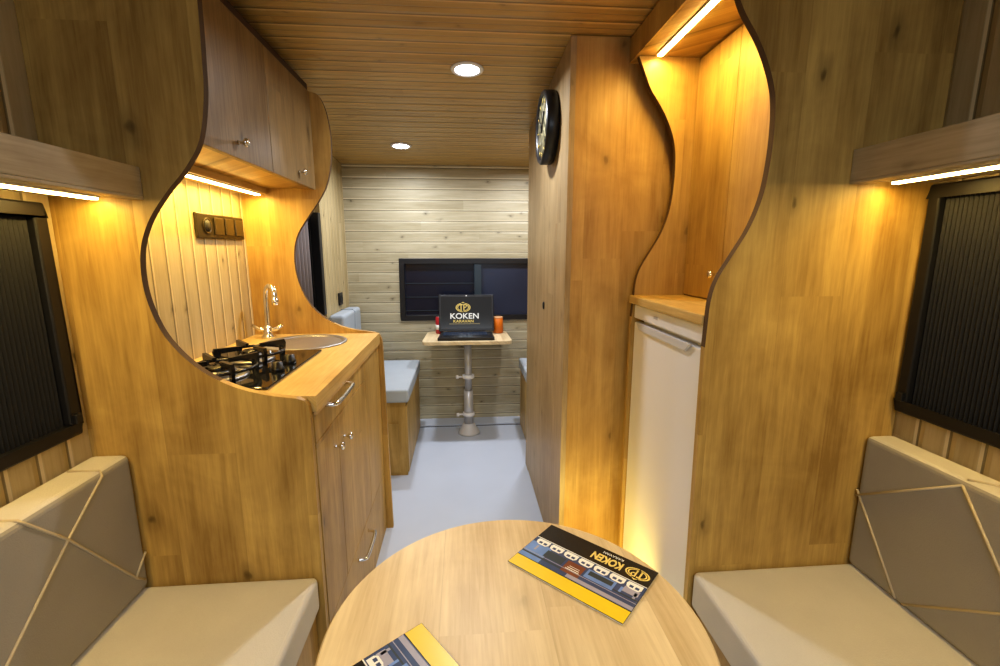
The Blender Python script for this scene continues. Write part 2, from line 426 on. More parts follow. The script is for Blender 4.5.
# ------------------------------------------------------------------ kitchen base unit
kit = thing('kitchen_cabinet', 'oak kitchen base cabinet with chrome handles under the sink and hob', 'cabinet', (-.6, 1.45, 0))
ya, yb = P1+T+.001, P2-.001
m = MB().box(XL+.002, KX-.02, ya, yb, 0, .016).box(XL+.002, XL+.012, ya, yb, .016, .846)
m.box(XL+.012, KX-.02, ya, ya+.016, .016, .846).box(XL+.012, KX-.02, yb-.016, yb, .016, .846)
part(m, 'carcass', M['oak'], kit)
part(MB().box(KX-.02, KX-.003, ya, yb, 0, .028), 'plinth', M['oakdoor'], kit)
g = .0012
def front(y0, y1, z0, z1, name, lab=None):
    return part(MB().box(KX-.0195, KX, y0+g, y1-g, z0+g, z1-g), name, M['oakdoor'], kit, .0008, label=lab)
def bow_handle(parent, yc, z, L, x=KX):
    pts = [(x+.0003, yc-L/2, z), (x+.020, yc-L/2+.004, z), (x+.027, yc-L/2+.018, z), (x+.029, yc, z), (x+.027, yc+L/2-.018, z), (x+.020, yc+L/2-.004, z), (x+.0003, yc+L/2, z)]
    part(MB().tube(spline(pts, 5), .0062, 10), 'handle', M['chrome'], parent, label='chrome bow handle')
def knob(parent, c, d=1, name='knob'):
    x, y, z = c
    part(MB().lathe([(.006, 0), (.004, d*.004), (.004, d*.012), (.010, d*.017), (.0115, d*.021), (.009, d*.025), (0, d*.027)], (x, y, z), 16, 'X'), name, M['chrome'], parent, label='round chrome knob')
dr = front(ya, 1.60, .765, .843, 'drawer'); bow_handle(dr, 1.235, .832, .19)
d1 = front(ya, 1.235, .27, .765, 'door'); knob(d1, (KX, 1.195, .695))
d2 = front(1.235, 1.60, .27, .765, 'door'); knob(d2, (KX, 1.285, .687))
front(1.60, yb, .27, .843, 'front_panel')
d3 = front(ya, yb, .03, .27, 'drawer'); bow_handle(d3, 1.44, .225, .16)

ct = MB().box(XL+.002, KX+.008, ya, yb, .8465, .885).build('kitchen_worktop', M['oakh'])
SK = (-.583, 1.690)
cut(ct, MB().lathe([(.128, .80), (.128, .95)], (SK[0], SK[1], 0), 48))
ct.data.materials.clear(); ct.data.materials.append(M['oakh'])
tag(ct, 'light oak kitchen worktop holding the round sink and the gas hob', 'worktop')
m = MB().box(KX+.0005, KX+.007, ya, yb, .838, .8462)
o = m.build('worktop_lip', M['edgel']); o.parent = ct

# sink
m = MB().lathe([(.146,.8852), (.147,.888), (.143,.8905), (.130,.8885), (.124,.880), (.120,.83), (.110,.775), (.085,.758), (.022,.752), (.022,.750)], (SK[0], SK[1], 0), 56)
snk = thing('sink', 'round stainless steel sink bowl set in the kitchen worktop', 'sink', (SK[0], SK[1], .75))
part(m, 'bowl', M['steel'], snk)
part(MB().lathe([(.020,.7515), (.020,.754), (.014,.755), (.012,.752)], (SK[0], SK[1], 0), 24), 'drain', M['chrome'], snk)

# faucet
fx, fy = -.755, 1.80
fc = thing('mixer_tap', 'chrome swan-neck tap with two small levers behind the round sink', 'tap', (fx, fy, .885))
part(MB().lathe([(.026,.8853), (.026,.891), (.019,.897), (.017,.905), (.017,.925), (.012,.934)], (fx, fy, 0), 24), 'tap_body', M['chrome'], fc)
sp_ = spline([(fx,fy,.930), (fx+.001,fy,.98), (fx+.004,fy-.004,1.04), (fx+.012,fy-.012,1.075), (fx+.030,fy-.026,1.088), (fx+.048,fy-.040,1.072), (fx+.052,fy-.044,1.040)], 6)
part(MB().tube(sp_, .0095, 14), 'spout', M['chrome'], fc)
part(MB().tube([(fx+.052,fy-.044,1.045), (fx+.053,fy-.045,1.018)], [.0125,.0125], 14), 'nozzle', M['chrome'], fc)
for s in (-1, 1):
    part(MB().tube([(fx,fy,.915), (fx+s*.030,fy-.002,.919), (fx+s*.036,fy-.002,.922), (fx+s*.058,fy-.004,.936)], [.008,.009,.0075,.0055], 12), 'lever', M['chrome'], fc)

# gas hob
hb = thing('gas_hob', 'black glass two-burner gas hob with black pan supports beside the sink', 'hob', (-.64, 1.33, .885))
hx0, hx1, hy0, hy1 = -.795, -.478, 1.105, 1.538
part(MB().box(hx0, hx1, hy0, hy1, .8853, .8915), 'glass_plate', M['hob'], hb, .002)
for (bx, by, r) in ((-.645, 1.215, .042), (-.645, 1.405, .034)):
    part(MB().lathe([(r+.030,.8917), (r+.028,.897), (r+.012,.899), (r+.010,.893)], (bx,by,0), 32), 'drip_ring', M['steel'], hb)
    bn = part(MB().lathe([(r,.8917), (r,.908), (r-.004,.912), (r-.012,.912), (0,.913)], (bx,by,0), 32), 'burner', M['steel'], hb)
    part(MB().lathe([(r-.006,.9125), (r-.005,.919), (r-.012,.923), (0,.924)], (bx,by,0), 32), 'burner_cap', M['blackm'], bn)
    m = MB()
    R_ = .090
    m.tube([(bx+R_*math.cos(a*PI/16), by+R_*math.sin(a*PI/16), .917) for a in range(33)], .0045, 8, cap=False)
    for k in range(4):
        a = PI/4 + k*PI/2
        ca, sa = math.cos(a), math.sin(a)
        # bent flat arm with a foot
        for w in (0,):
            q = [(.026,.938), (.100,.941), (.104,.930), (.098,.8918), (.084,.8918), (.084,.925), (.026,.926)]
            th = .0045
            A = [m.bm.verts.new((bx+r_*ca-sa*th, by+r_*sa+ca*th, z_)) for r_, z_ in q]
            B = [m.bm.verts.new((bx+r_*ca+sa*th, by+r_*sa-ca*th, z_)) for r_, z_ in q]
            m.bm.faces.new(A); m.bm.faces.new(B[::-1])
            for i in range(len(q)): m.bm.faces.new((A[i], B[i], B[(i+1) % len(q)], A[(i+1) % len(q)]))
    part(m, 'pan_support', M['blackm'], hb)
for k, y in enumerate((1.265, 1.355)):
    part(MB().lathe([(.017,.8917), (.017,.900), (.014,.902), (.013,.916), (0,.917)], (-.515, y, 0), 20), 'control_knob', M['black'], hb)

# upper cabinet
UX, UZ0, UZ1 = -.562, 1.452, 1.802
up = thing('wall_cabinet', 'oak overhead cabinet with two flap doors above the kitchen sink and hob', 'cabinet', (-.7, 1.45, UZ0))
m = MB().box(XL+.002, UX-.019, ya, yb, UZ0, UZ0+.016).box(XL+.002, UX-.019, ya, yb, UZ1-.016, UZ1-.001)
m.box(XL+.002, UX-.019, ya, ya+.016, UZ0+.016, UZ1-.016).box(XL+.002, UX-.019, yb-.016, yb, UZ0+.016, UZ1-.016).box(XL+.002, XL+.01, ya+.016, yb-.016, UZ0+.016, UZ1-.016)
part(m, 'carcass', M['oak'], up)
for a, b, ky in ((ya, 1.475, 1.265), (1.475, yb, 1.70)):
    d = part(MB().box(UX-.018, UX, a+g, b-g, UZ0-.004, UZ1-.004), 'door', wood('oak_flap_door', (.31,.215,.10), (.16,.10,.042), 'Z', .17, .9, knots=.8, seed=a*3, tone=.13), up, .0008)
    knob(d, (UX, ky, 1.487))
part(MB().box(XL+.002, UX-.006, ya, yb, UZ1, UZ1+.022), 'top_strip', M['dark_strip'], up, label='dark strip')  # dark brown strip along the top of the overhead cabinet
part(MB().box(XL+.002, -.745, ya, yb, UZ0-.022, UZ0-.0005), 'light_batten', M['oakh'], up)

def led(name, x0, x1, y0, y1, z, lab, power, col=(1,.67,.17)):
    o = thing('strip_downlight', lab, 'light', ((x0+x1)/2, (y0+y1)/2, z))
    part(MB().box(x0-.003, x1+.003, y0, y1, z-.004, z), 'channel', M['white2'], o)
    part(MB().box(x0, x1, y0+.002, y1-.002, z-.008, z-.0042), 'diffuser', M['led'], o)
    l = bpy.data.lights.new('led_light', 'AREA'); l.shape = 'RECTANGLE'; l.size = x1-x0; l.size_y = y1-y0; l.energy = power; l.color = col
    lo = bpy.data.objects.new('led_light', l); COL.objects.link(lo); lo.parent = o; lo.location = (0, 0, -.0095)
    return o
led('led_strip', -.772, -.757, 1.06, yb-.03, UZ0-.0225, 'glowing warm LED strip under the overhead kitchen cabinet', 4.3)

# cabinet shelf boards above the seats
def seat_shelf(x0, x1, y0, y1, z0, z1, lipx, lab, s):
    o = thing('wall_shelf', lab, 'shelf', ((x0+x1)/2, (y0+y1)/2, z0))
    part(MB().box(x0, x1, y0, y1, z0+.006, z1), 'shelf_board', M['oakx'], o, .0015)
    part(MB().box(*sorted((lipx, lipx-s*.034)), y0, y1, z0, z0+.0058), 'lip', M['oakx'], o, .001)
seat_shelf(XL+.001, -.655, YF+.01, P1-.001, 1.322, 1.386, -.655, 'deep oak shelf on the wall above the left window', 1)
seat_shelf(.849, XR-.001, YF+.01, Q1-.001, 1.362, 1.434, .849, 'deep oak shelf on the wall above the right window', -1)
led('led_strip', -.748, -.734, 0.0, P1-.012, 1.3278, 'glowing warm LED strip under the left shelf', 3.0)
led('led_strip', .924, .938, 0.0, .955, 1.3678, 'glowing warm LED strip under the right shelf', 3.0)

# bronze socket plate
sk = thing('socket_plate', 'long bronze socket and switch plate on the wall behind the hob', 'socket', (XL, 1.695, 1.25))
part(MB().box(XL+.0005, XL+.010, 1.535, 1.845, 1.258, 1.338), 'plate', M['bronze'], sk, .003)
part(MB().lathe([(.024, .0105), (.026, .013), (.023, .013), (.020, .0106), (0, .0106)], (XL, 1.592, 1.298), 24, 'X'), 'socket_outlet', [M['bronzel']], sk)
part(MB().lathe([(.0185, .0118), (.0185, .0132), (0, .0132)], (XL, 1.592, 1.298), 24, 'X'), 'socket_hole', M['rubber'], sk, label='black socket well')
for k in range(3):
    y = 1.632 + k*.070
    part(MB().box(XL+.0102, XL+.0145, y+.003, y+.062, 1.27, 1.327), 'rocker_switch', M['bronzel'], sk, .003)

# ------------------------------------------------------------------ right side: fridge alcove
FX = .568
fr = thing('mini_fridge', 'white under-counter fridge between the two right oak panels', 'fridge', (.8, 1.235, .0))
fy0, fy1 = Q1+T+.006, Q2-.006
part(MB().box(FX+.030, XR-.02, fy0+.004, fy1-.004, .02, 1.040), 'body', M['white'], fr, .004)
part(MB().box(FX, FX+.027, fy0, fy1, .06, .985), 'door', M['white'], fr, .005)
part(MB().box(FX-.002, FX+.030, fy0, fy1, .998, 1.042), 'top_panel', M['white'], fr, .004)
m = MB(); m.prism([(fy0+.06, .990), (fy1-.04, .990), (fy1-.06, .966), (fy0+.09, .966)], FX-.002, FX-.0095, 'X')
part(m, 'grip', M['white2'], fr, .002, label='recessed grey-white grip')
part(MB().box(FX-.0035, FX-.0022, 1.28, 1.305, 1.018, 1.026), 'badge', M['grey_metal'], fr)
for y in (fy0+.03, fy1-.05):
    for x in (FX+.05, XR-.08): part(MB().box(x, x+.02, y, y+.02, 0, .0195), 'foot', M['rubber'], fr)
o = MB().box(.548, XR-.002, Q1+T+.001, Q2-.001, 1.048, 1.072).build('fridge_worktop', M['oakh'], None, .0015)
tag(o, 'small oak worktop lying over the white fridge', 'worktop')

ac = thing('alcove_cupboard', 'tall shallow oak cupboard with doors at the back of the alcove over the fridge', 'cupboard', (.9, 1.22, 1.073))
part(MB().box(.756, XR-.002, Q1+T+.001, Q2-.001, 1.073, 1.798), 'carcass', M['oak'], ac)
for a, b, ky in ((Q1+T+.001, 1.250, 1.04), (1.250, Q2-.001, 1.272)):
    d = part(MB().box(.731, .7545, a+g, b-g, 1.076, 1.795), 'door', M['oakb'], ac, .0008)
    knob(d, (.731, ky, 1.150), -1)
cb = thing('alcove_canopy', 'oak light box below the ceiling over the fridge alcove', 'canopy', (.8, 1.22, 1.80))
m = MB(); m.prism([(Q1+T+.001, 1.801), (1.534, 1.801), (1.534, CZ(1.534)-.002), (Q1+T+.001, CZ(Q1+T)-.003)], .542, XR-.002, 'X')
part(m, 'box', M['oak'], cb)
part(MB().box(.534, .5415, Q1+T+.001, 1.534, 1.801, CZ(1.534)-.003), 'fascia', M['oak'], cb)
led('led_strip', .592, .606, 1.01, 1.455, 1.8005, 'glowing warm LED strip in the roof of the fridge alcove', 3.0)

# ------------------------------------------------------------------ tall cabinet
TX, TY0, TY1 = .345, 1.535, 2.445
tc_ = thing('tall_cabinet', 'full-height oak cubicle carrying the wall clock on its aisle side', 'cabinet', (.7, 2.0, 0))
m = MB(); m.prism([(TY0, 0), (TY1, 0), (TY1, CZ(TY1)-.002), (TY0, CZ(TY0)-.002)], TX+.019, XR-.002, 'X')
part(m, 'carcass', wood('oak_tall_front', (.58,.37,.125), (.36,.20,.055), 'Z', .13, 1.2, knots=.7, seed=2.2, tone=.1, grain=.65, blotch=.8), tc_)
side_m = wood('oak_tall_side', (.46,.34,.185), (.28,.19,.09), 'Z', .11, 1.3, knots=.5, seed=4.7, tone=.12)
m = MB(); m.prism([(TY0-.001, 0), (1.70, 0), (1.70, CZ(1.70)-.002), (TY0-.001, CZ(TY0)-.002)], TX, TX+.0185, 'X')
m.prism([(2.36, 0), (TY1, 0), (TY1, CZ(TY1)-.002), (2.36, CZ(2.36)-.002)], TX, TX+.0185, 'X')
m.prism([(1.70, 1.80), (2.36, 1.80), (2.36, CZ(2.36)-.002), (1.70, CZ(1.70)-.002)], TX, TX+.0185, 'X')
part(m, 'side_panel', side_m, tc_)
dd = part(MB().box(TX, TX+.0185, 1.7015, 2.3585, .01, 1.7985), 'door', side_m, tc_)
part(MB().lathe([(.016, 0), (.016, -.004), (.011, -.006), (0, -.006)], (TX-.0003, 1.93, .985), 20, 'X', sx=.7), 'lock', M['black'], dd, label='small dark oval door lock')

ck = thing('wall_clock', 'round black-rimmed wall clock with a mottled pale face on the tall cabinet', 'clock', (TX, 1.885, 1.675))
cx, cy, cz = TX-.0005, 1.795, 1.668
part(MB().lathe([(.122, 0), (.129, -.008), (.129, -.042), (.123, -.049), (.113, -.047), (.111, -.038), (.111, -.01), (.111, 0)], (cx,cy,cz), 48, 'X'), 'rim', M['black'], ck)
part(MB().lathe([(.1105, -.036), (.1105, -.040), (0, -.040)], (cx,cy,cz), 48, 'X'), 'face', M['clock'], ck)
for k in range(12):
    a = k*PI/6; c, s = math.cos(a), math.sin(a)
    m = MB().tube([(cx-.042, cy+.088*s, cz+.088*c), (cx-.042, cy+.104*s, cz+.104*c)], .0018, 6)
    part(m, 'hour_mark', M['gold'], ck)
m = MB().tube([(cx-.044, cy+.01, cz-.015), (cx-.044, cy-.035, cz+.050)], .0028, 6)
part(m, 'hour_hand', M['black'], ck)
part(MB().tube([(cx-.046, cy, cz), (cx-.046, cy+.06, cz+.055)], .0022, 6), 'minute_hand', M['black'], ck)

# ------------------------------------------------------------------ seats
def box_cushion(x0, x1, y0, y1, z0, z1, r=.018, puff=.0):
    return MB().box(x0, x1, y0, y1, z0, z1)
def piping(parent, x, lines, mat=M['pipe'], r=.0028):
    for l in lines:
        part(MB().tube(l, r, 8), 'piping', mat, parent, label='raised cream piping')
YS = -.90
b = thing('bench_base', 'oak bench base under the left beige seat cushion', 'bench', (-.6, .1, 0))
part(MB().box(XL+.002, -.398, YS, P1-.002, 0, .340), 'bench_box', M['oakdoor'], b)
part(MB().box(-.3975, -.380, YS, P1-.002, .02, .3385), 'front_board', M['oakdoor'], b, .001)
b = thing('bench_base', 'oak bench base under the right beige seat cushion', 'bench', (.8, .1, 0))
part(MB().box(.600, XR-.002, YS, Q1-.002, 0, .325), 'bench_box', M['oakdoor'], b)
part(MB().box(.582, .5995, YS, Q1-.002, .02, .3235), 'front_board', M['oakdoor'], b, .001)
c = box_cushion(XL+.003, -.366, YS, P1-.003, .3415, .432).build('seat_cushion', M['fab'], None, .013, 4)
tag(c, 'thick beige seat cushion on the left bench', 'cushion')
c = box_cushion(.564, XR-.003, YS, Q1-.003, .3265, .427).build('seat_cushion', M['fab'], None, .013, 4)
tag(c, 'thick beige seat cushion on the right bench', 'cushion')
def back_cushion(xw, xf, y1, z0, z1, lab, lines):
    x0, x1 = sorted((xw, xf))
    t = thing('backrest_cushion', lab, 'cushion', ((xw+xf)/2, .3, z0))
    m = MB().box(x0, x1, YS, y1, z0, z1)
    m.bm.faces.ensure_lookup_table()
    s = 1 if xf > xw else -1
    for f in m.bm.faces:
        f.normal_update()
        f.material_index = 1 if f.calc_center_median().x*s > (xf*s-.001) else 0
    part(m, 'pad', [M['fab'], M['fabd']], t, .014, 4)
    for l in lines: part(MB().tube(l, .0026, 8), 'piping', M['pipe'], t, label='raised cream piping')
xl = -.7545
back_cushion(XL+.002, -.756, P1-.003, .4335, .768, 'upright taupe backrest cushion with crossed piping below the left window',
    [[(-.822,.943,.769), (-.760,.943,.768), (xl,.940,.757), (xl,.842,.679), (xl,.699,.552), (xl,.56,.440)],
     [(-.822,.765,.769), (-.760,.765,.768), (xl,.772,.757), (xl,.842,.679), (xl,.985,.483), (xl,1.01,.46)],
     [(xl,.985,.483), (xl,1.024,.522)],
     [(xl,.56,.60), (xl,.70,.757)], [(xl,.40,.757), (xl,.56,.60), (xl,.63,.44)]])
xr = .9735
back_cushion(XR-.002, .975, Q1-.003, .4275, .775, 'upright taupe backrest cushion with crossed piping below the right window',
    [[(xr,.975,.632), (xr,.840,.436)], [(xr,.974,.616), (xr,.752,.764)], [(xr,.752,.764), (xr,.669,.642), (xr,.53,.436)],
     [(xr,.822,.436), (xr,.655,.561), (xr,.45,.72)], [(.982,.752,.776), (1.04,.70,.776)],
     [(xr,.45,.764), (xr,.30,.50)]])

# ------------------------------------------------------------------ round table with brochures
TZ = .650
tb = thing('round_table', 'round light oak pedestal table in the front seating area', 'table', (.066, .593, 0))
part(MB().lathe([(0, TZ-.030), (.284, TZ-.030), (.290, TZ-.026), (.2905, TZ-.004), (.287, TZ), (0, TZ)], (.073,.598,0), 96), 'tabletop', M['table'], tb)
tb.children[0].data.polygons.foreach_set('use_smooth', [False]*len(tb.children[0].data.polygons))
part(MB().lathe([(.030, .03), (.030, TZ-.035)], (.073,.598,0), 24), 'pole', M['grey_metal'], tb)
part(MB().lathe([(.0, .0005), (.17,.0005), (.17,.012), (.05,.028), (.032,.032), (.0,.032)], (.073,.598,0), 40), 'foot', M['grey_metal'], tb)

def text_mesh(s, size, ext=.0001, bold=0.):
    cu = bpy.data.curves.new('t', 'FONT'); cu.body = s; cu.size = size; cu.extrude = ext; cu.align_x = 'LEFT'; cu.offset = bold
    o = bpy.data.objects.new('t', cu); COL.objects.link(o)
    dg = bpy.context.evaluated_depsgraph_get(); dg.update()
    me = bpy.data.meshes.new_from_object(o.evaluated_get(dg))
    bpy.data.objects.remove(o)
    return me
def add_text(name, s, size, mat, parent, loc, rot=None, width=None, bold=0.):
    me = text_mesh(s, size, bold=bold)
    xs = [v.co.x for v in me.vertices]; x0, x1 = min(xs), max(xs)
    if width:
        k = width/(x1-x0)
        for v in me.vertices: v.co.x = (v.co.x-x0)*k
    me.materials.clear(); me.materials.append(mat)
    o = bpy.data.objects.new(name, me); COL.objects.link(o); o.parent = parent; o.location = loc
    if rot: o.rotation_euler = rot
    return o
def emblem(name, cx, cy, r, z, mat, parent, rot=None, loc=(0,0,0)):
    """gold laurel-like oval badge holding the two letters seen on it"""
    m = MB()
    def strip(a0, a1, ri, ro, sy):
        n = 14
        prev = None
        for k in range(n+1):
            a = a0 + (a1-a0)*k/n
            p = ((cx+ri*math.cos(a), cy+ri*sy*math.sin(a), z), (cx+ro*math.cos(a), cy+ro*sy*math.sin(a), z))
            if prev: m.quad([prev[0], prev[1], p[1], p[0]])
            prev = p
    for s in (0, 1):
        strip(-.5*PI+.05, .40*PI, r*.86, r*1.0, .62) if s == 0 else strip(.60*PI, 1.5*PI-.05, r*.86, r*1.0, .62)
    strip(-.5*PI+.2, .30*PI, r*.66, r*.78, .62); strip(.70*PI, 1.5*PI-.2, r*.66, r*.78, .62)
    # crown peak
    m.quad([(cx-r*.28, cy+r*.56, z), (cx, cy+r*.78, z), (cx+r*.28, cy+r*.56, z), (cx, cy+r*.62, z)])
    # T and P strokes
    def rc(a, b, c, d): m.quad([(cx+r*a, cy+r*b, z), (cx+r*c, cy+r*b, z), (cx+r*c, cy+r*d, z), (cx+r*a, cy+r*d, z)])
    rc(-.50, .30, -.04, .46); rc(-.34, -.38, -.20, .30)
    rc(.04, -.44, .17, .46); rc(.17, .34, .40, .46); rc(.17, -.04, .40, .08); rc(.36, .08, .48, .34)
    o = m.build(name, mat); o.parent = parent; o.location = loc
    if rot: o.rotation_euler = rot
    return o

def brochure(loc, ang, lab, curl):
    W, Hh = .226, .146
    o = thing('brochure', lab, 'brochure', loc, 'glossy brochures on the round table'); o.rotation_euler = (0,0,ang)
    def pt(m, name, mat, l=None):
        q = m.build(name, mat); q.parent = o
        if l: q['label'] = l
        return q
    pt(MB().box(0, W, 0, Hh, .0003, .0022), 'pages', M['paper'])
    pt(MB().box(-.0005, W+.0005, -.0005, Hh+.0005, .0023, .0030), 'cover', M['pblack'])
    z = .0032
    def R(m, x0, x1, y0, y1, mi, zz=z): m.quad([(x0*W,y0*Hh,zz), (x1*W,y0*Hh,zz), (x1*W,y1*Hh,zz), (x0*W,y1*Hh,zz)], mi)
    m = MB(); R(m, 0, 1, .80, 1.0, 0); pt(m, 'yellow_band', M['yellow'], 'yellow band')
    m = MB()                                    # printed photograph: row of caravans, interiors
    R(m, 0, 1, .345, .79, 1); R(m, .80, 1, .45, .79, 2, z+.00005)
    R(m, 0, .55, .72, .78, 0, z+.0001); R(m, .02, .14, .46, .56, 0, z+.0001)
    R(m, .20, .44, .48, .64, 2, z+.00015); R(m, .22, .42, .50, .58, 3, z+.0002)
    R(m, .46, .62, .50, .72, 4, z+.00015); R(m, .64, .82, .50, .64, 3, z+.0002)
    R(m, 0, 1, .655, .665, 0, z+.0002); R(m, .475, .60, .64, .652, 5, z+.0003); R(m, .485, .59, .61, .622, 5, z+.0003); R(m, .49, .58, .58, .588, 5, z+.0003)
    for k in range(9): R(m, .03+k*.11, .05+k*.11, .50, .60, 2 if k % 2 else 0, z+.0001)
    R(m, 0, .3, .60, .62, 3, z+.00012); R(m, .5, 1, .68, .71, 3, z+.00012); R(m, 0, 1, .335, .348, 5, z+.0002)
    pt(m, 'interior_photo', [M['pgrey'], M['pblue'], M['psky'], M['bluef'], M['pbrown'], M['printw']])
    m = MB()
    for k in range(7):
        x = .02 + k*.138
        z2 = z+.0004
        px = [(x, .36), (x+.115, .36), (x+.125, .40), (x+.115, .455), (x+.085, .475), (x+.02, .475), (x, .44)]
        m.bm.faces.new([m.bm.verts.new((a*W, b_*Hh, z2)) for a, b_ in px]).material_index = 0
        R(m, x+.02, x+.05, .41, .45, 1, z2+.0001); R(m, x+.065, x+.095, .41, .45, 1, z2+.0001)
    pt(m, 'caravan_picture', [M['printw'], M['pblue']])
    add_text('title_lettering', 'KOKEN', .027, M['gold'], o, (.245*W, .135*Hh, z+.0001), width=.060, bold=.0011)
    add_text('caption_lettering', 'KARAVAN', .009, M['printw'], o, (.27*W, .05*Hh, z+.0001), width=.040)
    emblem('emblem', .120*W, .185*Hh, .0225, z+.0001, M['gold'], o)
    return o
b1 = brochure((.339, .697, TZ+.0004), math.atan2(.157, -.162) if 0 else math.atan2(.138, -.142), 'glossy brochure lying fully visible on the right of the round table', 0)
v2 = Vector((.80,.60)); u2 = Vector((.60,-.80))
T2 = Vector((-.072, .618)); org = T2 - v2*.146
b2 = brochure((org.x, org.y, TZ+.0004), math.atan2(u2.y, u2.x), 'glossy brochure on the round table, cut off by the bottom edge of the photo', 0)

# ------------------------------------------------------------------ rear lounge
def lounge_bench(x0, x1, y0, y1, front, lab):
    t = thing('bench_base', lab, 'bench', ((x0+x1)/2, (y0+y1)/2, 0))
    part(MB().box(x0, x1, y0, y1, 0, .418), 'bench_box', M['oakdoor'], t, .001)
    return t
bl = lounge_bench(XL+.002, -.320, 2.36, 3.04, 0, 'oak bench base on the left in the rear lounge')
part(MB().box(-.80, -.36, 2.352, 2.3595, .02, .30), 'end_board', M['oakdoor'], bl, .001)
part(MB().box(-.3195, -.312, 2.36, 3.03, .02, .40), 'front_board', M['oakdoor'], bl, .001)
c = MB().box(-.688, -.300, 2.345, 3.03, .4195, .492).build('seat_cushion', M['fabb'], None, .012, 3); tag(c, 'pale blue-grey seat cushion on the left rear lounge bench', 'cushion')
br_ = lounge_bench(.392, XR-.002, 2.46, 3.04, 0, 'oak bench base on the right in the rear lounge')
part(MB().box(.384, .3915, 2.46, 3.03, .02, .40), 'front_board', M['oakdoor'], br_, .001)
c = MB().box(.372, XR-.12, 2.455, 3.03, .4195, .492).build('seat_cushion', M['fabb'], None, .012, 3); tag(c, 'pale blue-grey seat cushion on the right rear lounge bench', 'cushion')
t = thing('backrest_cushion', 'pale blue-grey backrest cushion on the left wall of the rear lounge', 'cushion', (-.735, 2.88, .4185))
part(MB().box(-.780, -.690, 2.668, 3.10, .4185, .848), 'pad', M['fabb'], t, .02, 4)
part(MB().tube([(-.776,2.93,.849), (-.702,2.93,.849), (-.689,2.93,.836), (-.689,2.86,.50)], .002, 8), 'piping', M['pipeb'], t)

# pedestal table with laptop
LZ = .662
t = thing('side_table', 'small pale oak pedestal table under the rear window', 'table', (.023, 2.96, 0))
c4 = []
def corner(cx, cy, r, a0, a1):
    return [(cx+r*math.cos(a0+(a1-a0)*k/6), cy+r*math.sin(a0+(a1-a0)*k/6)) for k in range(7)]
r = .04
outl = corner(-.262+r, 2.768+r, r, PI, 1.5*PI) + corner(.300-r, 2.768+r, r, 1.5*PI, 2*PI) + corner(.290-r, 3.15-r, r, 0, .5*PI) + corner(-.252+r, 3.15-r, r, .5*PI, PI)
m = MB(); m.prism(outl, LZ-.022, LZ, 'Z'); part(m, 'tabletop', M['table'], t, .0015)
part(MB().lathe([(.024, .30), (.024, LZ-.023)], (.023,2.93,0), 24), 'pole', M['grey_metal'], t)
part(MB().lathe([(.031, .06), (.031, .30)], (.023,2.93,0), 24), 'outer_pole', M['grey_metal'], t)
part(MB().lathe([(.075,.0005), (.072,.012), (.050,.045), (.038,.065), (.034,.07)], (.023,2.93,0), 32), 'foot', M['white2'], t)
for z in (.395, .135):
    cl = part(MB().lathe([(.033, z-.012), (.040, z-.010), (.040, z+.010), (.033, z+.012)], (.023,2.93,0), 28), 'collar', M['white'], t, label='white clamp collar')
    part(MB().tube([(-.014,2.92,z), (-.038,2.915,z), (-.045,2.914,z), (-.058,2.912,z)], [.006,.006,.013,.012], 12), 'clamp_knob', M['white'], cl)
part(MB().lathe([(.07, LZ-.030), (.07, LZ-.0225)], (.023,2.93,0), 28), 'mount_plate', M['grey_metal'], t)

lp = thing('laptop', 'open black laptop showing a gold emblem on the small rear table', 'laptop', (.012, 2.9, LZ+.0005))
base = MB(); base.prism([(-.166,2.795), (.190,2.795), (.184,3.015), (-.152,3.015)], LZ+.001, LZ+.020, 'Z')
part(base, 'laptop_base', M['black'], lp, .003)
kb = MB()
for i in range(5):
    for j in range(14):
        kb.box(-.135+j*.0205, -.135+j*.0205+.017, 2.875+i*.024, 2.875+i*.024+.019, LZ+.0202, LZ+.0225)
part(kb, 'keyboard', plain('dark_blue_keys', (.02,.035,.07), .4), lp)
part(MB().box(-.04, .055, 2.808, 2.862, LZ+.0202, LZ+.0208), 'touchpad', M['bluef'], lp)
# lid: built upright in local frame, tilted back about the hinge
lid = MB().box(-.184, .184, -.004, .004, 0, .247).build('lid', M['black'], None, .003)
lid.parent = lp; hinge = Vector((.017, 3.012, LZ+.022)) - Vector(lp.location); lid.location = hinge; lid.rotation_euler = (math.radians(-14), 0, 0)
def onlid(mb, name, mat):
    q = mb.build(name, mat); q.parent = lid; return q
scr = NT('laptop_screen', .15); scr.color((.01,.01,.012)); scr.b.inputs['Emission Color'].default_value = (.05,.05,.045,1); scr.b.inputs['Emission Strength'].default_value = .35
onlid(MB().box(-.170, .170, -.0050, -.0042, .018, .232), 'screen', scr.m)
sg = emit('screen_gold', (.80,.60,.16), .45); sw = emit('screen_white', (.9,.9,.85), .5)
XR90 = (PI/2, 0, 0)
add_text('screen_title', 'KOKEN', .052, sw, lid, (-.108, -.0056, .085), XR90, width=.19, bold=.0008)
add_text('screen_subtitle', 'KARAVAN', .026, sg, lid, (-.088, -.0060, .059), XR90, width=.135, bold=.0005)
m = MB().quad([(-.115,-.0056,.048), (.09,-.0056,.048), (.09,-.0056,.052), (-.115,-.0056,.052)]); onlid(m, 'screen_rule', plain('dim_gold_line', (.30,.25,.12), .5))
emblem('screen_emblem', 0, 0, .050, 0, sg, lid, XR90, (-.022, -.0056, .160))
onlid(MB().box(-.004, .004, -.0055, -.0045, .236, .243), 'webcam', M['white'])

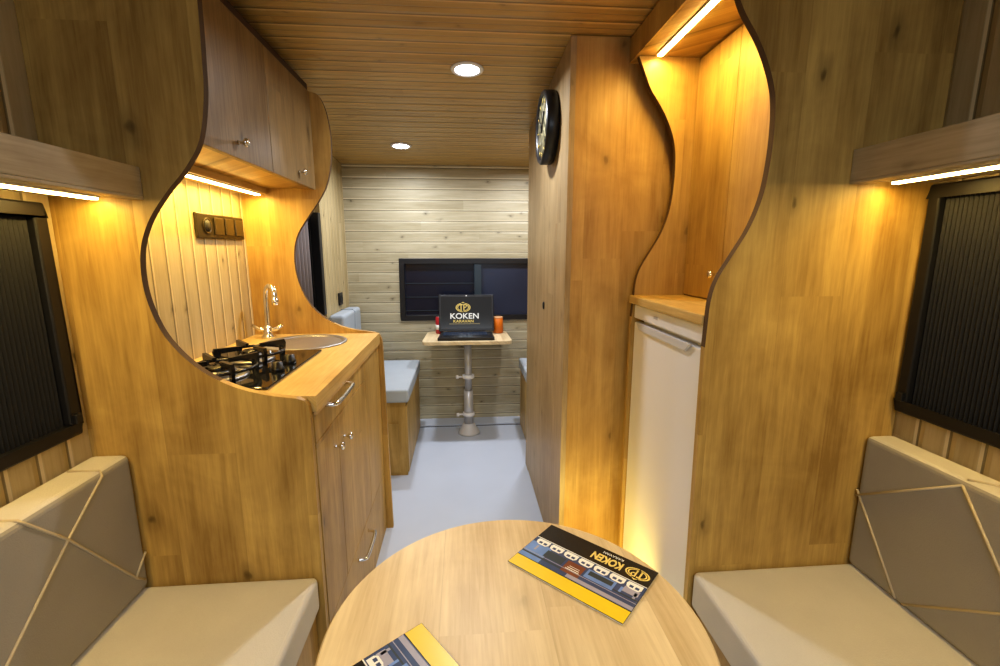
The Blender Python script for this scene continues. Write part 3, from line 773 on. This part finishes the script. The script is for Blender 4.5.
cn = thing('drink_can', 'small red and white can behind the left side of the laptop', 'can', (-.185, 3.06, LZ+.0003))
cx_, cy_ = -.166, 3.065
part(MB().lathe([(.022, LZ+.0005), (.026, LZ+.004), (.026, LZ+.108), (.021, LZ+.116), (.019, LZ+.116)], (cx_,cy_,0), 28), 'can_body', M['red'], cn)
part(MB().lathe([(.0264, LZ+.030), (.0264, LZ+.062)], (cx_,cy_,0), 28), 'label_band', M['printw'], cn, label='white band')
part(MB().lathe([(.0195, LZ+.1162), (.018, LZ+.118), (0, LZ+.118)], (cx_,cy_,0), 28), 'lid', M['steel'], cn)
cn = thing('orange_tumbler', 'orange cup behind the right side of the laptop', 'cup', (.236, 3.06, LZ+.0003))
cx_ = .232
part(MB().lathe([(0, LZ+.0005), (.028, LZ+.0005), (.036, LZ+.006), (.031, LZ+.108), (.029, LZ+.109), (.028, LZ+.02), (0, LZ+.018)], (cx_,3.06,0), 32), 'cup_body', M['orange'], cn)
part(MB().lathe([(.0315, LZ+.104), (.0325, LZ+.110), (.030, LZ+.112), (.0285, LZ+.108)], (cx_,3.06,0), 32), 'rim', plain('pale_orange', (.72,.42,.22), .4), cn)

s = thing('wall_socket', 'small black socket on the left wall of the rear lounge', 'socket', (-.782, 2.94, .915))
part(MB().box(-.7815, -.770, 2.90, 2.98, .878, .955), 'plate', M['black'], s, .003)
part(MB().lathe([(.022, .0125), (.024, .015), (.020, .015), (.019, .0128), (0, .0128)], (-.7822, 2.94, .915), 20, 'X'), 'outlet', M['rubber'], s)

# ------------------------------------------------------------------ lights
def downlight(x, y, lab, power, r=.045, col=(.92,.95,1.)):
    z = CZ(y)
    o = thing('downlight', lab, 'light', (x, y, z))
    ang = math.atan(-.065)
    q = MB().lathe([(r-.001, -.0015), (r-.001, -.006), (r+.006, -.0075), (r+.013, -.005), (r+.015, -.0015)], (0,0,0), 36).build('trim_ring', M['white']); q.parent = o; q.rotation_euler = (ang,0,0)
    q = MB().lathe([(r-.0015, -.0025), (r-.003, -.005), (0, -.0055)], (0,0,0), 36).build('diffuser', M['down']); q.parent = o; q.rotation_euler = (ang,0,0)
    l = bpy.data.lights.new('downlight_lamp', 'AREA'); l.shape = 'DISK'; l.size = 2*r-.01; l.energy = power; l.color = col; l.spread = math.radians(165)
    lo = bpy.data.objects.new('downlight_lamp', l); COL.objects.link(lo); lo.parent = o; lo.location = (0,0,-.012)
    return o
downlight(.024, 1.785, 'bright round ceiling downlight between the overhead cabinet and the clock', 8.0)
downlight(-.34, 2.745, 'bright round ceiling downlight in the rear lounge, farther from the camera', 8.0)
downlight(.44, 2.72, 'ceiling downlight of the rear lounge hidden behind the tall cabinet', 8.0)

def area(name, loc, rot, sx, sy, e, col):
    l = bpy.data.lights.new(name, 'AREA'); l.shape = 'RECTANGLE'; l.size = sx; l.size_y = sy; l.energy = e; l.color = col
    o = bpy.data.objects.new(name, l); COL.objects.link(o); o.location = loc; o.rotation_euler = rot; return o
q = area('seat_fill', (.1, -.80, 1.60), (math.radians(52), 0, 0), 1.2, .6, 7.0, (.86,.92,1)); q.data.spread = math.radians(115)  # added fill behind the camera, tilted down towards seats and table
q = area('upper_fill', (.1, -.86, 1.60), (math.radians(92), 0, 0), 1.2, .3, 2.6, (.50,.72,1))  # added cool fill that greys the upper panels; no door is built
area('plinth_light', (.40, 1.16, .16), (math.radians(95), 0, math.radians(-2)), .05, .05, 2.0, (1,.74,.16))
w = bpy.data.worlds.new('World'); bpy.context.scene.world = w; w.use_nodes = True
w.node_tree.nodes['Background'].inputs[0].default_value = (.02,.03,.06,1); w.node_tree.nodes['Background'].inputs[1].default_value = .5

# ------------------------------------------------------------------ camera
cam = bpy.data.cameras.new('Camera'); co = bpy.data.objects.new('Camera', cam); COL.objects.link(co)
cam.sensor_width = 36; cam.lens = 36*455/1000; cam.clip_start = .02
f_ = 455.; d = Vector(((463-500)/f_, (333-250)/f_, 1.)).normalized()
zc = Vector((0, 1, -d.y/d.z)).normalized()
xc = d.cross(zc)
if xc.x < 0: xc = -xc
# rows = world axes seen in camera (right, up, forward)
right = Vector((xc.x, d.x, zc.x)); upv = Vector((xc.y, d.y, zc.y)); fwd = Vector((xc.z, d.z, zc.z))
Mx = Matrix(((right.x, upv.x, -fwd.x, 0), (right.y, upv.y, -fwd.y, 0), (right.z, upv.z, -fwd.z, 1.22), (0,0,0,1)))
co.matrix_world = Mx
sc = bpy.context.scene; sc.camera = co
sc.view_settings.view_transform = 'Standard'
try: sc.view_settings.look = 'Medium High Contrast'
except Exception: pass
sc.view_settings.exposure = -0.22
sc.cycles.max_bounces = 8
